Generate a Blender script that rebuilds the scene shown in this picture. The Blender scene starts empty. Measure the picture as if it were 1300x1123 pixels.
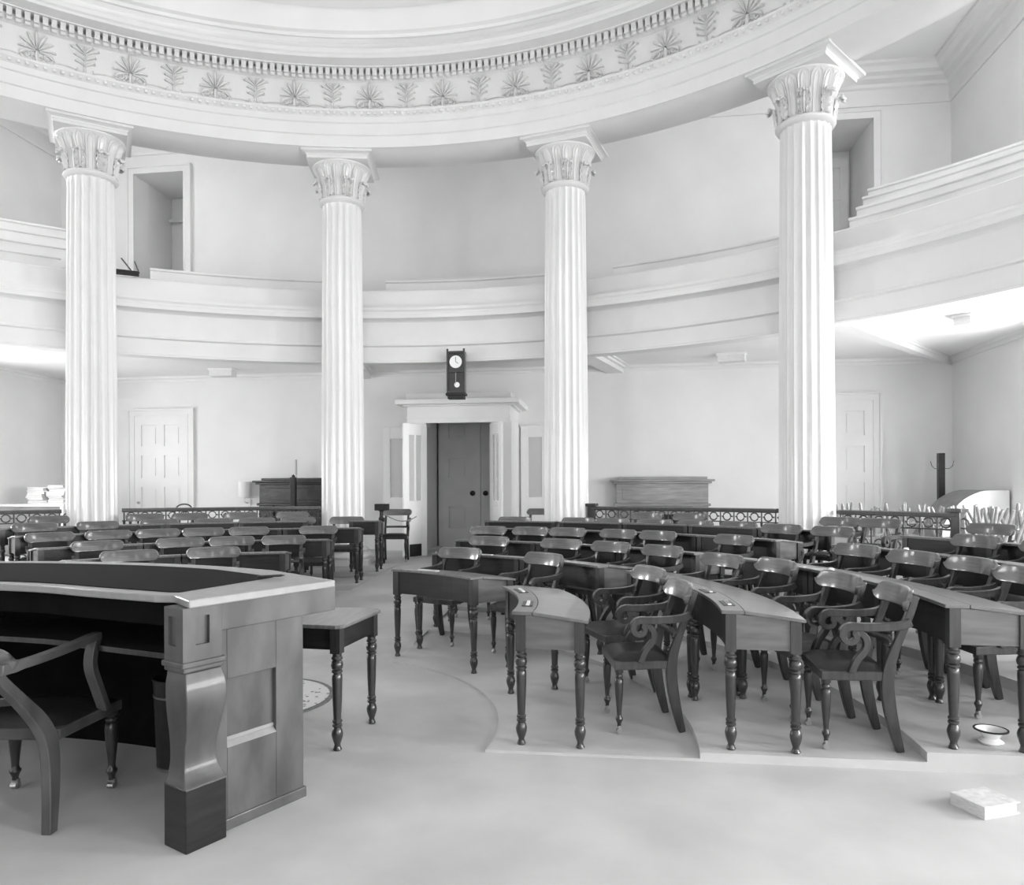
import bpy, bmesh, math, random
from mathutils import Vector, Matrix
random.seed(7)
PI=math.pi
S=bpy.context.scene
COL=S.collection
def rad(a): return math.radians(a)
# ------------------------------------------------------------------ materials
MATS={}
def mat(name,c,rough=.6,noise=0.,scale=8.,stretch=(1,1,1),coat=0.,bump=0.,metal=0.,c2=None,spec=.5,detail=4,lo=.35,hi=.65):
    if name in MATS: return MATS[name]
    m=bpy.data.materials.new(name);m.use_nodes=True
    nt=m.node_tree;b=nt.nodes['Principled BSDF']
    b.inputs['Roughness'].default_value=rough;b.inputs['Metallic'].default_value=metal
    b.inputs['Specular IOR Level'].default_value=spec
    b.inputs['Coat Weight'].default_value=coat;b.inputs['Coat Roughness'].default_value=.12
    if c2 is None: c2=c*(1-noise)
    tc=nt.nodes.new('ShaderNodeTexCoord');mp=nt.nodes.new('ShaderNodeMapping')
    mp.inputs['Scale'].default_value=stretch
    nz=nt.nodes.new('ShaderNodeTexNoise');nz.inputs['Scale'].default_value=scale;nz.inputs['Detail'].default_value=detail
    rp=nt.nodes.new('ShaderNodeValToRGB')
    rp.color_ramp.elements[0].position=lo;rp.color_ramp.elements[1].position=hi
    rp.color_ramp.elements[0].color=(c2,c2,c2,1);rp.color_ramp.elements[1].color=(c,c,c,1)
    L=nt.links.new
    L(tc.outputs['Object'],mp.inputs[0]);L(mp.outputs[0],nz.inputs['Vector']);L(nz.outputs['Fac'],rp.inputs[0]);L(rp.outputs[0],b.inputs['Base Color'])
    if bump:
        bp=nt.nodes.new('ShaderNodeBump');bp.inputs['Strength'].default_value=bump;bp.inputs['Distance'].default_value=.01
        L(nz.outputs['Fac'],bp.inputs['Height']);L(bp.outputs[0],b.inputs['Normal'])
    MATS[name]=m;return m
WALL=mat('wall_plaster',.80,.85,.05,1.2)
CEIL=mat('ceiling_plaster',.87,.9,.04,1.5)
BOOTH=mat('booth_white_paint',.90,.4,.02,3)
PAINT=mat('white_paint',.77,.45,.03,3)
COLP=mat('column_enamel',.74,.28,.03,4,coat=.3)
RELIEF=mat('plaster_relief',.74,.7,.08,20)
GROOVE=mat('relief_ground',.58,.8,.1,10)
DWOOD=mat('dark_mahogany',.036,.33,.5,5,(8,8,1),coat=.4)
ENDW=mat('desk_end_lit_wood',.13,.3,.4,3,(1,1,8),coat=.8)  # lit copy of the desk wood: light on the end panels put into the colour
SWOOD=mat('desk_mahogany',.018,.38,.5,4,(1,1,10),coat=.25,spec=.35)
LWOOD=mat('desk_leg_mahogany',.036,.33,.4,5,(8,8,1),coat=.5)
TOPW=mat('desk_top_wood',.15,.33,.35,4,(9,1,1),coat=.4)
CRESTW=mat('crest_rail_sheen_wood',.115,.28,.4,5,(1,1,10),coat=1.0)  # chair wood paled on the crest, window highlights painted into its colour
LEATHER=mat('black_leather',.014,.38,.3,40,bump=.1,spec=.35)
CARPET=mat('plain_carpet',.54,.95,.22,1.6,bump=.15,detail=8,lo=.3,hi=.7)
CARPD=mat('carpet_riser',.25,.95,.2,6)
VENEER=mat('flame_veneer',.095,.5,.6,2.4,(2.2,2.2,1.),coat=.12,detail=6)
VENL=mat('pale_top_wood',.27,.4,.12,5,(3,3,3),coat=.2)
INNER=mat('shade_dark_interior',.007,.9,.3,8,spec=.05)  # deep shadow inside the counter painted as a near-black colour
BLOT=mat('blotter_cloth',.014,1.0,.15,30,spec=.1)
BLACK=mat('black_paint',.012,.5,.2,6)
BRASS=mat('dull_brass',.5,.3,.2,20,metal=.9)
IRON=mat('painted_iron',.10,.5,.3,20)
MARB=mat('dark_marble',.03,.35,.5,6,coat=.3)
MWOOD=mat('mantel_wood',.30,.45,.3,3,(1,1,8),coat=.2)
DOORG=mat('grey_door_paint',.86,.6,.06,3)
PAPER=mat('old_paper',.62,.9,.2,30,(1,1,8))
CLOTH=mat('grey_canvas',.28,.9,.2,8)
GLASSW=mat('milk_glass',.85,.2,.02,3)
BENT=mat('bentwood',.30,.4,.3,12,coat=.3)
RUGM=mat('rug_border',.20,.95,.3,30)
METAL=mat('bin_metal',.045,.45,.3,8,metal=.3)
# glass for door panes
def glassmat():
    m=bpy.data.materials.new('door_glass');m.use_nodes=True;b=m.node_tree.nodes['Principled BSDF']
    b.inputs['Base Color'].default_value=(.7,.7,.7,1);b.inputs['Roughness'].default_value=.2
    b.inputs['Alpha'].default_value=.5;return m
GLASS=glassmat()
def rugmat():
    m=bpy.data.materials.new('hooked_rug');m.use_nodes=True;nt=m.node_tree;b=nt.nodes['Principled BSDF'];b.inputs['Roughness'].default_value=.95
    tc=nt.nodes.new('ShaderNodeTexCoord');v=nt.nodes.new('ShaderNodeTexVoronoi');v.inputs['Scale'].default_value=22
    r=nt.nodes.new('ShaderNodeValToRGB');r.color_ramp.elements[0].position=.22;r.color_ramp.elements[1].position=.3
    r.color_ramp.elements[0].color=(.12,.12,.12,1);r.color_ramp.elements[1].color=(.62,.62,.62,1)
    nt.links.new(tc.outputs['Object'],v.inputs['Vector']);nt.links.new(v.outputs['Distance'],r.inputs[0]);nt.links.new(r.outputs[0],b.inputs['Base Color']);return m
RUG=rugmat()
# ------------------------------------------------------------------ mesh helpers
class MB:
    def __init__(s): s.v=[];s.f=[]
    def add(s,vs,fs):
        o=len(s.v);s.v+= [tuple(v) for v in vs];s.f+=[tuple(i+o for i in f) for f in fs];return s
    def box(s,x0,x1,y0,y1,z0,z1,M=None):
        vs=[(x,y,z) for z in (z0,z1) for y in (y0,y1) for x in (x0,x1)]
        if M is not None: vs=[tuple(M@Vector(v)) for v in vs]
        return s.add(vs,[(0,2,3,1),(4,5,7,6),(0,1,5,4),(2,6,7,3),(0,4,6,2),(1,3,7,5)])
    def lathe(s,prof,n=16,c=(0,0),a0=0,a1=360,caps=True,M=None):
        full=abs(a1-a0)>=359.9
        k=n if full else n+1
        vs=[];fs=[]
        for i in range(k):
            a=rad(a0+(a1-a0)*i/n);sa,ca=math.sin(a),math.cos(a)
            for r,z in prof: vs.append((c[0]+r*sa,c[1]+r*ca,z))
        m=len(prof)
        for i in range(n):
            j=(i+1)%k
            for q in range(m-1): fs.append((i*m+q,i*m+q+1,j*m+q+1,j*m+q))
        if full and caps:
            fs.append(tuple(i*m for i in range(k)));fs.append(tuple(i*m+m-1 for i in reversed(range(k))))
        if M is not None: vs=[tuple(M@Vector(v)) for v in vs]
        return s.add(vs,fs)
    def loop(s,prof,n,c,a0,a1):
        # closed profile swept about z with capped ends
        vs=[];fs=[];m=len(prof)
        for i in range(n+1):
            a=rad(a0+(a1-a0)*i/n)
            for r,z in prof: vs.append((c[0]+r*math.sin(a),c[1]+r*math.cos(a),z))
        for i in range(n):
            for q in range(m):
                p=(q+1)%m;fs.append((i*m+q,i*m+p,(i+1)*m+p,(i+1)*m+q))
        fs.append(tuple(reversed(range(m))));fs.append(tuple(n*m+q for q in range(m)))
        return s.add(vs,fs)
    def tube(s,pts,r,n=8,caps=True):
        pts=[Vector(p) for p in pts];vs=[];fs=[];rr=r if isinstance(r,(list,tuple)) else [r]*len(pts)
        up=Vector((0,0,1))
        for i,p in enumerate(pts):
            t=(pts[min(i+1,len(pts)-1)]-pts[max(i-1,0)]).normalized()
            a=t.cross(up) if abs(t.z)<.95 else t.cross(Vector((1,0,0)))
            a.normalize();b=t.cross(a)
            for k in range(n):
                g=2*PI*k/n;vs.append(tuple(p+rr[i]*(math.cos(g)*a+math.sin(g)*b)))
        for i in range(len(pts)-1):
            for k in range(n):
                j=(k+1)%n;fs.append((i*n+k,i*n+j,(i+1)*n+j,(i+1)*n+k))
        if caps: fs.append(tuple(reversed(range(n))));fs.append(tuple((len(pts)-1)*n+k for k in range(n)))
        return s.add(vs,fs)
    def ribbon(s,path,th,x0,x1):
        # path in (y,z); thickness th in the plane, extruded in x
        vs=[];fs=[];n=len(path);tt=th if isinstance(th,(list,tuple)) else [th]*n
        for i,(y,z) in enumerate(path):
            a=path[max(i-1,0)];b=path[min(i+1,n-1)];dy,dz=b[0]-a[0],b[1]-a[1];l=math.hypot(dy,dz) or 1
            ny,nz=-dz/l*tt[i]/2,dy/l*tt[i]/2
            vs+=[(x0,y-ny,z-nz),(x1,y-ny,z-nz),(x1,y+ny,z+nz),(x0,y+ny,z+nz)]
        for i in range(n-1):
            for q in range(4):
                p=(q+1)%4;fs.append((i*4+q,i*4+p,(i+1)*4+p,(i+1)*4+q))
        fs.append((3,2,1,0));o=(n-1)*4;fs.append((o,o+1,o+2,o+3))
        return s.add(vs,fs)
    def prism(s,poly,z0,z1):
        n=len(poly);vs=[(x,y,z0) for x,y in poly]+[(x,y,z1) for x,y in poly]
        fs=[tuple(reversed(range(n))),tuple(range(n,2*n))]+[(i,(i+1)%n,n+(i+1)%n,n+i) for i in range(n)]
        return s.add(vs,fs)
    def sector(s,R0,R1,a0,a1,z0,z1,c=(0,0),n=12,zo=None):
        # annular block; zo = top height at outer edge
        zo=z1 if zo is None else zo
        return s.loop([(R0,z0),(R0,z1),(R1,zo),(R1,z0)],n,c,a0,a1)
    def build(s,name,m,parent=None,smooth=False,bevel=0,loc=None):
        me=bpy.data.meshes.new(name);me.from_pydata(s.v,[],s.f);me.validate()
        bm=bmesh.new();bm.from_mesh(me);bmesh.ops.recalc_face_normals(bm,faces=bm.faces);bm.to_mesh(me);bm.free()
        me.materials.append(m)
        if smooth:
            me.shade_smooth()
            me.set_sharp_from_angle(angle=rad(smooth if smooth is not True else 40))
        o=bpy.data.objects.new(name,me);COL.objects.link(o)
        if parent: o.parent=parent
        if loc: o.location=loc
        if bevel:
            b=o.modifiers.new('bevel','BEVEL');b.width=bevel;b.segments=2;b.limit_method='ANGLE'
        return o
def tag(o,label=None,cat=None,group=None,kind=None):
    if label:o['label']=label
    if cat:o['category']=cat
    if group:o['group']=group
    if kind:o['kind']=kind
    return o
def thing(name,label,cat,loc=(0,0,0),rz=0,group=None):
    o=bpy.data.objects.new(name,None);COL.objects.link(o);o.empty_display_size=.1
    o.location=loc;o.rotation_euler=(0,0,rz);return tag(o,label,cat,group)
def struct(o,label=None): return tag(o,label,None,None,'structure')
def dup(root,loc,rz,label,group=None):
    r=root.copy();COL.objects.link(r);r.location=loc;r.rotation_euler=(0,0,rz);r['label']=label
    if group:r['group']=group
    for ch in list(root.children):
        c=ch.copy();COL.objects.link(c);c.parent=r
        for g in ch.children:
            d=g.copy();COL.objects.link(d);d.parent=c
    return r
# ------------------------------------------------------------------ camera
CAM=Vector((2.713,-3.544,1.5));PSI=.13;ROLL=.004
cd=bpy.data.cameras.new('camera');cam=bpy.data.objects.new('camera',cd);COL.objects.link(cam)
cd.sensor_width=36;cd.sensor_fit='HORIZONTAL';cd.lens=936.5/1300*36;cd.shift_y=(618-561.5)/1300;cd.clip_start=.05
cam.matrix_world=Matrix.Translation(CAM)@Matrix.Rotation(PSI,4,'Z')@Matrix.Rotation(PI/2,4,'X')@Matrix.Rotation(-ROLL,4,'Z')
S.camera=cam
# ------------------------------------------------------------------ room shell
XW=9.02;YB=11.03;YF=-9.0;ZC=9.21  # architecture was enlarged about the camera position, baked into plain dimensions
ZF=.24     # rear floor
SC=(.133,.826)   # centre of the seating arcs
def wall_with_holes(axis,pos,thick,u0,u1,z0,z1,holes):
    us=sorted({u0,u1}|{h[0] for h in holes}|{h[1] for h in holes});zs=sorted({z0,z1}|{h[2] for h in holes}|{h[3] for h in holes})
    m=MB()
    for i in range(len(us)-1):
        for j in range(len(zs)-1):
            uc=(us[i]+us[i+1])/2;zc=(zs[j]+zs[j+1])/2
            if any(h[0]<uc<h[1] and h[2]<zc<h[3] for h in holes): continue
            p0,p1=sorted((pos,pos+thick))
            if axis=='y': m.box(us[i],us[i+1],p0,p1,zs[j],zs[j+1])
            else: m.box(p0,p1,us[i],us[i+1],zs[j],zs[j+1])
    return m
NL=(-7.29,-6.15,5.35,8.19);NR=(6.51,7.65,5.35,8.36)
bw=wall_with_holes('y',YB,1.35,-XW-.4,XW+.4,-.1,ZC+.4,[(-.93,.93,ZF,3.0),NL,NR])
struct(bw.build('wall_back',WALL))
WY=[-6.6,-3.2,.2,3.8,7.35]
wh=[(y-.75,y+.75,0.95,3.05) for y in WY]+[(y-.75,y+.75,5.9,8.4) for y in WY]
for sgn,nm in ((1,'wall_right'),(-1,'wall_left')):
    struct(wall_with_holes('x',sgn*XW,sgn*.4,YF-.4,YB,-.1,ZC+.4,wh).build(nm,WALL))
fh=[(x-.8,x+.8,0.95,3.05) for x in (-5,5)]+[(x-.8,x+.8,5.2,8.4) for x in (-5,0,5)]
struct(wall_with_holes('y',YF,-.4,-XW-.4,XW+.4,-.1,ZC+.4,fh).build('wall_front',WALL))
wi=1
def window(axis,pos,u0,u1,z0,z1):
    global wi
    m=MB();w=.07
    def bx(a,b,c,d,t=.06):
        if axis=='x': m.box(pos-t/2,pos+t/2,a,b,c,d)
        else: m.box(a,b,pos-t/2,pos+t/2,c,d)
    bx(u0,u0+w,z0,z1);bx(u1-w,u1,z0,z1);bx(u0,u1,z0,z0+w);bx(u0,u1,z1-w,z1);zc=(z0+z1)/2;bx(u0,u1,zc-.03,zc+.03)
    for k in (1,2): u=u0+(u1-u0)*k/3;bx(u-.012,u+.012,z0,z1,.03)
    for k in (1,3): z=z0+(z1-z0)*k/4;bx(u0,u1,z-.012,z+.012,.03)
    struct(m.build('window_%d'%wi,PAINT));wi+=1
for s in (1,-1):
    for y in WY:
        window('x',s*(XW+.2),y-.75,y+.75,0.95,3.05);window('x',s*(XW+.2),y-.75,y+.75,5.9,8.4)
for x in (-5,5): window('y',YF-.2,x-.8,x+.8,0.95,3.05)
for x in (-5,0,5): window('y',YF-.2,x-.8,x+.8,5.2,8.4)
struct(MB().box(-XW,XW,YF,YB,-.12,0).build('floor',CARPET))
def clampw(x,y): return max(-XW,min(XW,x)),max(YF,min(YB,y))
def edge_pt(a,c=(0,0)):
    sa,ca=math.sin(a),math.cos(a);t=1e9
    if sa>1e-6:t=min(t,(XW-c[0])/sa)
    if sa<-1e-6:t=min(t,(-XW-c[0])/sa)
    if ca>1e-6:t=min(t,(YB-c[1])/ca)
    if ca<-1e-6:t=min(t,(YF-c[1])/ca)
    return c[0]+t*sa,c[1]+t*ca
def angles(a0,a1,n,c=(0,0)):
    A=[a0+(a1-a0)*i/n for i in range(n+1)]
    for X in (XW,-XW):
        g=math.degrees(math.atan2(X-c[0],YB-c[1]))
        if a0<g<a1:A.append(g)
    return sorted(A)
def ring_to_walls(R,c,a0,a1,z0,z1,n=60):
    m=MB();A=angles(a0,a1,n,c);vs=[];fs=[]
    for a in A:
        a=rad(a);x0,y0=c[0]+R*math.sin(a),c[1]+R*math.cos(a);x1,y1=edge_pt(a,c)
        vs+=[(x0,y0,z0),(x0,y0,z1),(x1,y1,z1),(x1,y1,z0)]
    for i in range(len(A)-1):
        for q in range(4): p=(q+1)%4;fs.append((i*4+q,i*4+p,(i+1)*4+p,(i+1)*4+q))
    fs.append((0,1,2,3));o=(len(A)-1)*4;fs.append((o+3,o+2,o+1,o))
    return m.add(vs,fs)
# tiers
RK=[2.03,3.2,4.35,5.5,6.4];ZK=[.015,.048,.10,.178,.235];RP=[1.9,3.08,4.24,5.4,6.3,7.35]
AX0,AX1=-.70,.88       # central aisle
def tier_poly(k,side):
    R0,R1=RP[k],RP[k+1]
    if side>0:
        s0=math.degrees(math.asin((AX1-SC[0])/R0));s1=math.degrees(math.asin((AX1-SC[0])/R1))
        e0=90+math.degrees(math.asin(.25/R0));e1=90+math.degrees(math.asin(.25/R1))
    else:
        s0=-math.degrees(math.asin((SC[0]-AX0)/R0));s1=-math.degrees(math.asin((SC[0]-AX0)/R1))
        e0=-90-math.degrees(math.asin(.25/R0));e1=-90-math.degrees(math.asin(.25/R1))
    return R0,R1,s0,e0,s1,e1
for k in range(5):
    for side in (1,-1):
        R0,R1,s0,e0,s1,e1=tier_poly(k,side);n=36;vs=[];fs=[]
        for i in range(n+1):
            t=i/n;a=rad(s0+(e0-s0)*t);b=rad(s1+(e1-s1)*t)
            for R,g in ((R0,a),(R1,b)):
                for z in (0,ZK[k]): vs.append((SC[0]+R*math.sin(g),SC[1]+R*math.cos(g),z))
        for i in range(n):
            o=i*4;fs+=[(o,o+1,o+5,o+4),(o+1,o+3,o+7,o+5),(o+3,o+2,o+6,o+7)]
        fs+=[(0,2,3,1),(n*4,n*4+1,n*4+3,n*4+2)]
        struct(MB().add(vs,fs).build('floor',CARPET))
struct(ring_to_walls(7.35,SC,-92,92,0,ZF).build('floor',CARPET))
struct(MB().add([(AX0,2.9,0),(AX1,2.9,0),(AX1,8.2,ZF),(AX0,8.2,ZF),(AX0,2.9,-.05),(AX1,2.9,-.05),(AX1,8.2,-.05),(AX0,8.2,-.05)],
    [(0,1,2,3),(7,6,5,4),(0,4,5,1),(1,5,6,2),(2,6,7,3),(3,7,4,0)]).build('floor',CARPET))
# baseboards + crown on back/side walls
struct(MB().box(-XW,-1.2,YB-.03,YB,ZF,ZF+.22).box(1.2,XW,YB-.03,YB,ZF,ZF+.22).build('baseboard_back',PAINT,bevel=.008))
for s,nm in ((1,'right'),(-1,'left')):
    struct(MB().box(min(s*XW,s*(XW-.03)),max(s*XW,s*(XW-.03)),YF,YB-.03,0 if 0 else 0,ZF+.22).build('baseboard_'+nm,PAINT,bevel=.008))
def crown(prof,z,nm):
    # prof: list (inset,dz) ; sweep around left-back-right walls
    m=MB();vs=[];fs=[];n=len(prof)
    for (sx,y) in ((-1,YF),(-1,None),(1,None),(1,YF)):
        for d,dz in prof:
            vs.append((sx*(XW-d),(YB-d) if y is None else y,z+dz))
    for i in range(3):
        for q in range(n): p=(q+1)%n;fs.append((i*n+q,i*n+p,(i+1)*n+p,(i+1)*n+q))
    return struct(m.add(vs,fs).build(nm,PAINT))
crown([(0,-.62),(.03,-.62),(.05,-.58),(.05,-.33),(.09,-.31),(.12,-.26),(.22,-.22),(.26,-.18),(.34,-.15),(.40,-.08),(.46,-.05),(.46,0),(0,0)],ZC,'trim_1')
crown([(0,-.10),(.03,-.10),(.05,-.06),(.10,-.04),(.12,0),(0,0)],3.86,'trim_2')
# upper ceiling with round opening
mc=MB();A=[-180+i*3 for i in range(121)]
for X in (XW,-XW):
    for Y in (YB,YF): A.append(math.degrees(math.atan2(X,Y)))
A=sorted(A);vs=[];fs=[]
for a in A:
    a=rad(a);x1,y1=edge_pt(a);r=min(8.58,math.hypot(x1,y1)-.02);vs+=[(r*math.sin(a),r*math.cos(a),ZC),(x1,y1,ZC),(r*math.sin(a),r*math.cos(a),ZC+.2),(x1,y1,ZC+.2)]
for i in range(len(A)-1):
    o=i*4;fs+=[(o,o+1,o+5,o+4),(o+2,o+3,o+7,o+6)]
struct(mc.add(vs,fs).build('ceiling',CEIL))
# dome
dome=[(7.62,8.05),(7.62,8.10),(7.55,8.22),(7.55,8.36),(7.50,8.40),(7.46,8.40),(7.44,8.44),(7.38,8.46)]
for i in range(1,21):
    t=i/20*PI/2;dome.append((7.38*math.cos(t*.985),8.46+1.5*math.sin(t)))
for r0 in (): pass
md=MB();md.lathe(dome,160,caps=False)
dm=md.build('ceiling_dome',CEIL,smooth=35);struct(dm)
mdr=MB()
for rr,zz in ((6.95,8.93),(6.2,9.23),(4.6,9.60)):
    pass
def domez(r): return 8.46+1.5*math.sqrt(max(0,1-(r/7.38)**2))
for rr in (7.15,6.35):
    z=domez(rr);mdr.loop([(rr+.10,domez(rr+.10)-.0),(rr+.08,domez(rr+.08)-.05),(rr,z-.06),(rr-.06,domez(rr-.06)-.04),(rr-.08,domez(rr-.08)+.0)],160,(0,0),-180,180)
mdr.build('dome_moulding',PAINT,dm,smooth=35)
# bead row on dome
mb=MB()
for i in range(300):
    a=rad(-90+180*i/300);r=6.72;z=domez(r)-.02
    M=Matrix.Translation((r*math.sin(a),r*math.cos(a),z))@Matrix.Rotation(-a,4,'Z')
    mb.box(-.018,.018,-.05,.05,-.03,.02,M)
mb.build('bead_course',PAINT,dm)
# entablature ring
RI=7.82
ent=[(8.58,ZC),(8.58,6.886),(8.50,6.886),(8.46,6.87),(7.94,6.87),(7.90,6.886),(RI,6.886),(RI,7.06),(RI-.03,7.07),(RI-.03,7.24),(RI-.06,7.25),(RI-.06,7.335),(RI-.075,7.345),(RI-.13,7.40),(RI-.13,7.43),(RI,7.435),
     (RI,7.90),(RI-.04,7.91),(RI-.07,7.935),(RI-.07,7.945),(RI-.085,8.00),(RI-.02,8.00),(RI-.02,8.06),(RI-.28,8.065),(RI-.40,8.07),(RI-.40,8.11),(RI-.43,8.13),(RI-.45,8.17),(RI-.45,8.19),(RI-.15,8.20),(RI-.15,ZC)]
e=MB().lathe(ent,200,caps=False).build('trim_3',PAINT,smooth=25);struct(e)
dn=MB()
step=8.57/11
i0=-75
a=-76.0
while a<48:
    M=Matrix.Rotation(-rad(a),4,'Z');w=rad(step)*RI*.31
    dn.box(-w,w,RI-.15,RI-.01,7.95,8.06,M);a+=step
dn.build('dentil_course',PAINT,e)
eg=MB();a=-76.0
while a<48:
    M=Matrix.Rotation(-rad(a),4,'Z')
    eg.box(-.03,.03,RI-.115,RI-.06,7.905,7.945,M)
    eg.box(-.018,.018,RI-.155+.03,RI-.06,7.35,7.385,M)
    a+=step/1.0
eg.build('egg_moulding',PAINT,e)
# anthemion relief
fr=MB()
def cyl(a0,u,v,h):  # u metres along arc from angle a0, v height, h relief inward
    a=rad(a0)+u/RI;r=RI-h;return (r*math.sin(a),r*math.cos(a),v)
def ridge(a0,pts,ws,h):
    vs=[];fs=[];n=len(pts)
    for i,(u,v) in enumerate(pts):
        p=pts[max(i-1,0)];q=pts[min(i+1,n-1)];du,dv=q[0]-p[0],q[1]-p[1];l=math.hypot(du,dv) or 1
        nu,nv=-dv/l*ws[i],du/l*ws[i]
        vs+=[cyl(a0,u+nu,v+nv,-.004),cyl(a0,u+nu*.8,v+nv*.8,h*.75),cyl(a0,u,v,h*.45),cyl(a0,u-nu*.8,v-nv*.8,h*.75),cyl(a0,u-nu,v-nv,-.004)]
    for i in range(n-1):
        for q in range(4): fs.append((i*5+q,i*5+q+1,i*5+5+q+1,i*5+5+q))
    fr.add(vs,fs)
def spiral(a0,cu,cv,r,turns,sg,w=.014):
    pts=[];n=14
    for i in range(n+1):
        t=i/n;g=-PI/2+sg*turns*2*PI*t;rr=r*(1-.75*t);pts.append((cu+sg*0+rr*math.cos(g),cv+rr*math.sin(g)))
    ridge(a0,pts,[w*(1-.3*i/n) for i in range(n+1)],.035)
Z0=7.45
def palmette(a0):
    bu,bv=0,Z0+.16
    for k in range(-4,5):
        g=rad(k*23);L=.285-.012*abs(k)
        if abs(k)==5:L=.19
        pts=[];ws=[]
        for i in range(7):
            t=i/6;gg=g+rad(k*2.2)*t*t*2
            pts.append((bu+L*(.12+.88*t)*math.sin(gg)*.92,bv+L*(.12+.88*t)*math.cos(gg)));ws.append([.007,.011,.015,.019,.023,.021,.008][i])
        ridge(a0,pts,ws,.05)
    ridge(a0,[(0,Z0+.03),(0,Z0+.10),(0,Z0+.17)],[.02,.03,.02],.05)
    spiral(a0,-.13,Z0+.10,.075,1.2,-1,.017);spiral(a0,.13,Z0+.10,.075,1.2,1,.017)
    spiral(a0,-.05,Z0+.08,.04,.9,1);spiral(a0,.05,Z0+.08,.04,.9,-1)
def flower(a0):
    ridge(a0,[(0,Z0+.02),(0,Z0+.15),(0,Z0+.3),(0,Z0+.42)],[.02,.014,.012,.004],.04)
    for s in (-1,1):
        for (v0,L,up) in ((.13,.12,.09),(.21,.13,.10),(.29,.17,.12),(.31,.10,.14)):
            pts=[];ws=[]
            for i in range(7):
                t=i/6;pts.append((s*L*math.sin(t*PI*.62),Z0+v0+up*(1-(1-t)**2)-.05*t**3));ws.append([.008,.014,.018,.02,.02,.016,.006][i])
            ridge(a0,pts,ws,.045)
        ridge(a0,[(0,Z0+.04),(s*.05,Z0+.02),(s*.10,Z0+.05),(s*.09,Z0+.09)],[.018,.02,.02,.008],.04)
def wave(a0,s):
    n=9;pts=[(s*(.04+.48*i/n),Z0+.035+.045*math.sin(PI*i/n)*(1 if 1 else 0)) for i in range(n+1)]
    ridge(a0,pts,[.008]*(n+1),.02)
a=-41.66-8.57*4
while a<50:
    palmette(a);flower(a+4.285);wave(a+4.285,1);wave(a+4.285,-1);a+=8.57
fr.build('frieze_relief',RELIEF,e,smooth=50)
# ------------------------------------------------------------------ gallery
gp=[(9.0,3.86),(9.0,3.63),(8.75,3.63),(8.75,3.66),(8.77,3.67),(8.77,3.90),(8.73,3.92),(8.73,3.95),(8.76,3.96),(8.76,4.32),(8.74,4.34),(8.70,4.355),(8.63,4.365),(8.625,4.37),(8.625,4.435),(8.64,4.445),(8.64,4.47),(8.67,4.51),(8.685,4.52),(8.685,4.565),(8.94,4.565),(8.94,4.90),(8.96,4.92),(9.57,4.92),(9.57,3.86)]
gm=MB();gm.loop(gp,150,(0,0),-90,90)
# clamp the outermost part to the side walls
gm.v=[(max(-XW,min(XW,x)),y,z) for x,y,z in gm.v]
struct(gm.build('wall_gallery',PAINT,smooth=25))
struct(ring_to_walls(9.0,(0,0),-88,88,3.86,3.98).build('ceiling_gallery',CEIL))
gf=ring_to_walls(9.57,(0,0),-70,70,4.72,4.90).build('floor_gallery',CARPET);struct(gf)
bmn=MB()
for ang in (-62.5,-36.9,-11.35,14.15,39.0,64.0):
    x1,y1=edge_pt(rad(ang));L=math.hypot(x1,y1)
    M=Matrix.Rotation(-rad(ang),4,'Z')
    bmn.box(-.17,.17,8.98,L+.3,3.72,3.87,M);bmn.box(-.24,.24,8.98,L+.3,3.80,3.87,M);bmn.box(-.30,.30,8.98,L+.3,3.84,3.87,M)
bmn.v=[(max(-XW,min(XW,x)),min(YB,y),z) for x,y,z in bmn.v]
struct(bmn.build('trim_4',PAINT))
def bench(R0,R1,z0,z1,a0,a1,n=30):
    m=MB().loop([(R0+.005,z0),(R0+.02,z0),(R0+.02,z1-.045),(R0,z1-.04),(R0-.015,z1-.03),(R0-.015,z1),(R1,z1),(R1,z0)],n,(0,0),a0,a1)
    m.v=[(max(-XW+.015,min(XW-.015,x)),min(YB-.015,y),z) for x,y,z in m.v];return m
TB=PAINT
for (a0,a1,lab) in ((-31.7,-11.5,'long white gallery bench between the two left columns'),(-7.8,13.0,'long white gallery bench above the clock'),(17,36,'long white gallery bench between the two right columns')):
    tag(bench(9.57,9.95,4.90,5.264,a0,a1).build('gallery_bench',TB),lab,'bench','white gallery benches in the middle bays')
TT=[(9.57,5.264),(10.09,5.58),(10.62,5.906),(11.15,6.21)]
ST=[39.5,38.9,38.3,37.7];names=['lowest','second','third','top']
for sgn,sd in ((1,'right'),(-1,'left')):
    for i,(R,z) in enumerate(TT):
        R2=TT[i+1][0] if i<3 else 11.5
        lim=math.degrees(math.asin(min(.999,9.0/R)))-.4
        tag(bench(R,R2,4.90,z,*sorted((sgn*ST[i],sgn*lim))).build('gallery_bench',TB),'%s white stepped bench in the %s corner of the gallery'%(names[i],sd),'bench','stepped gallery benches in the corners')
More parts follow.
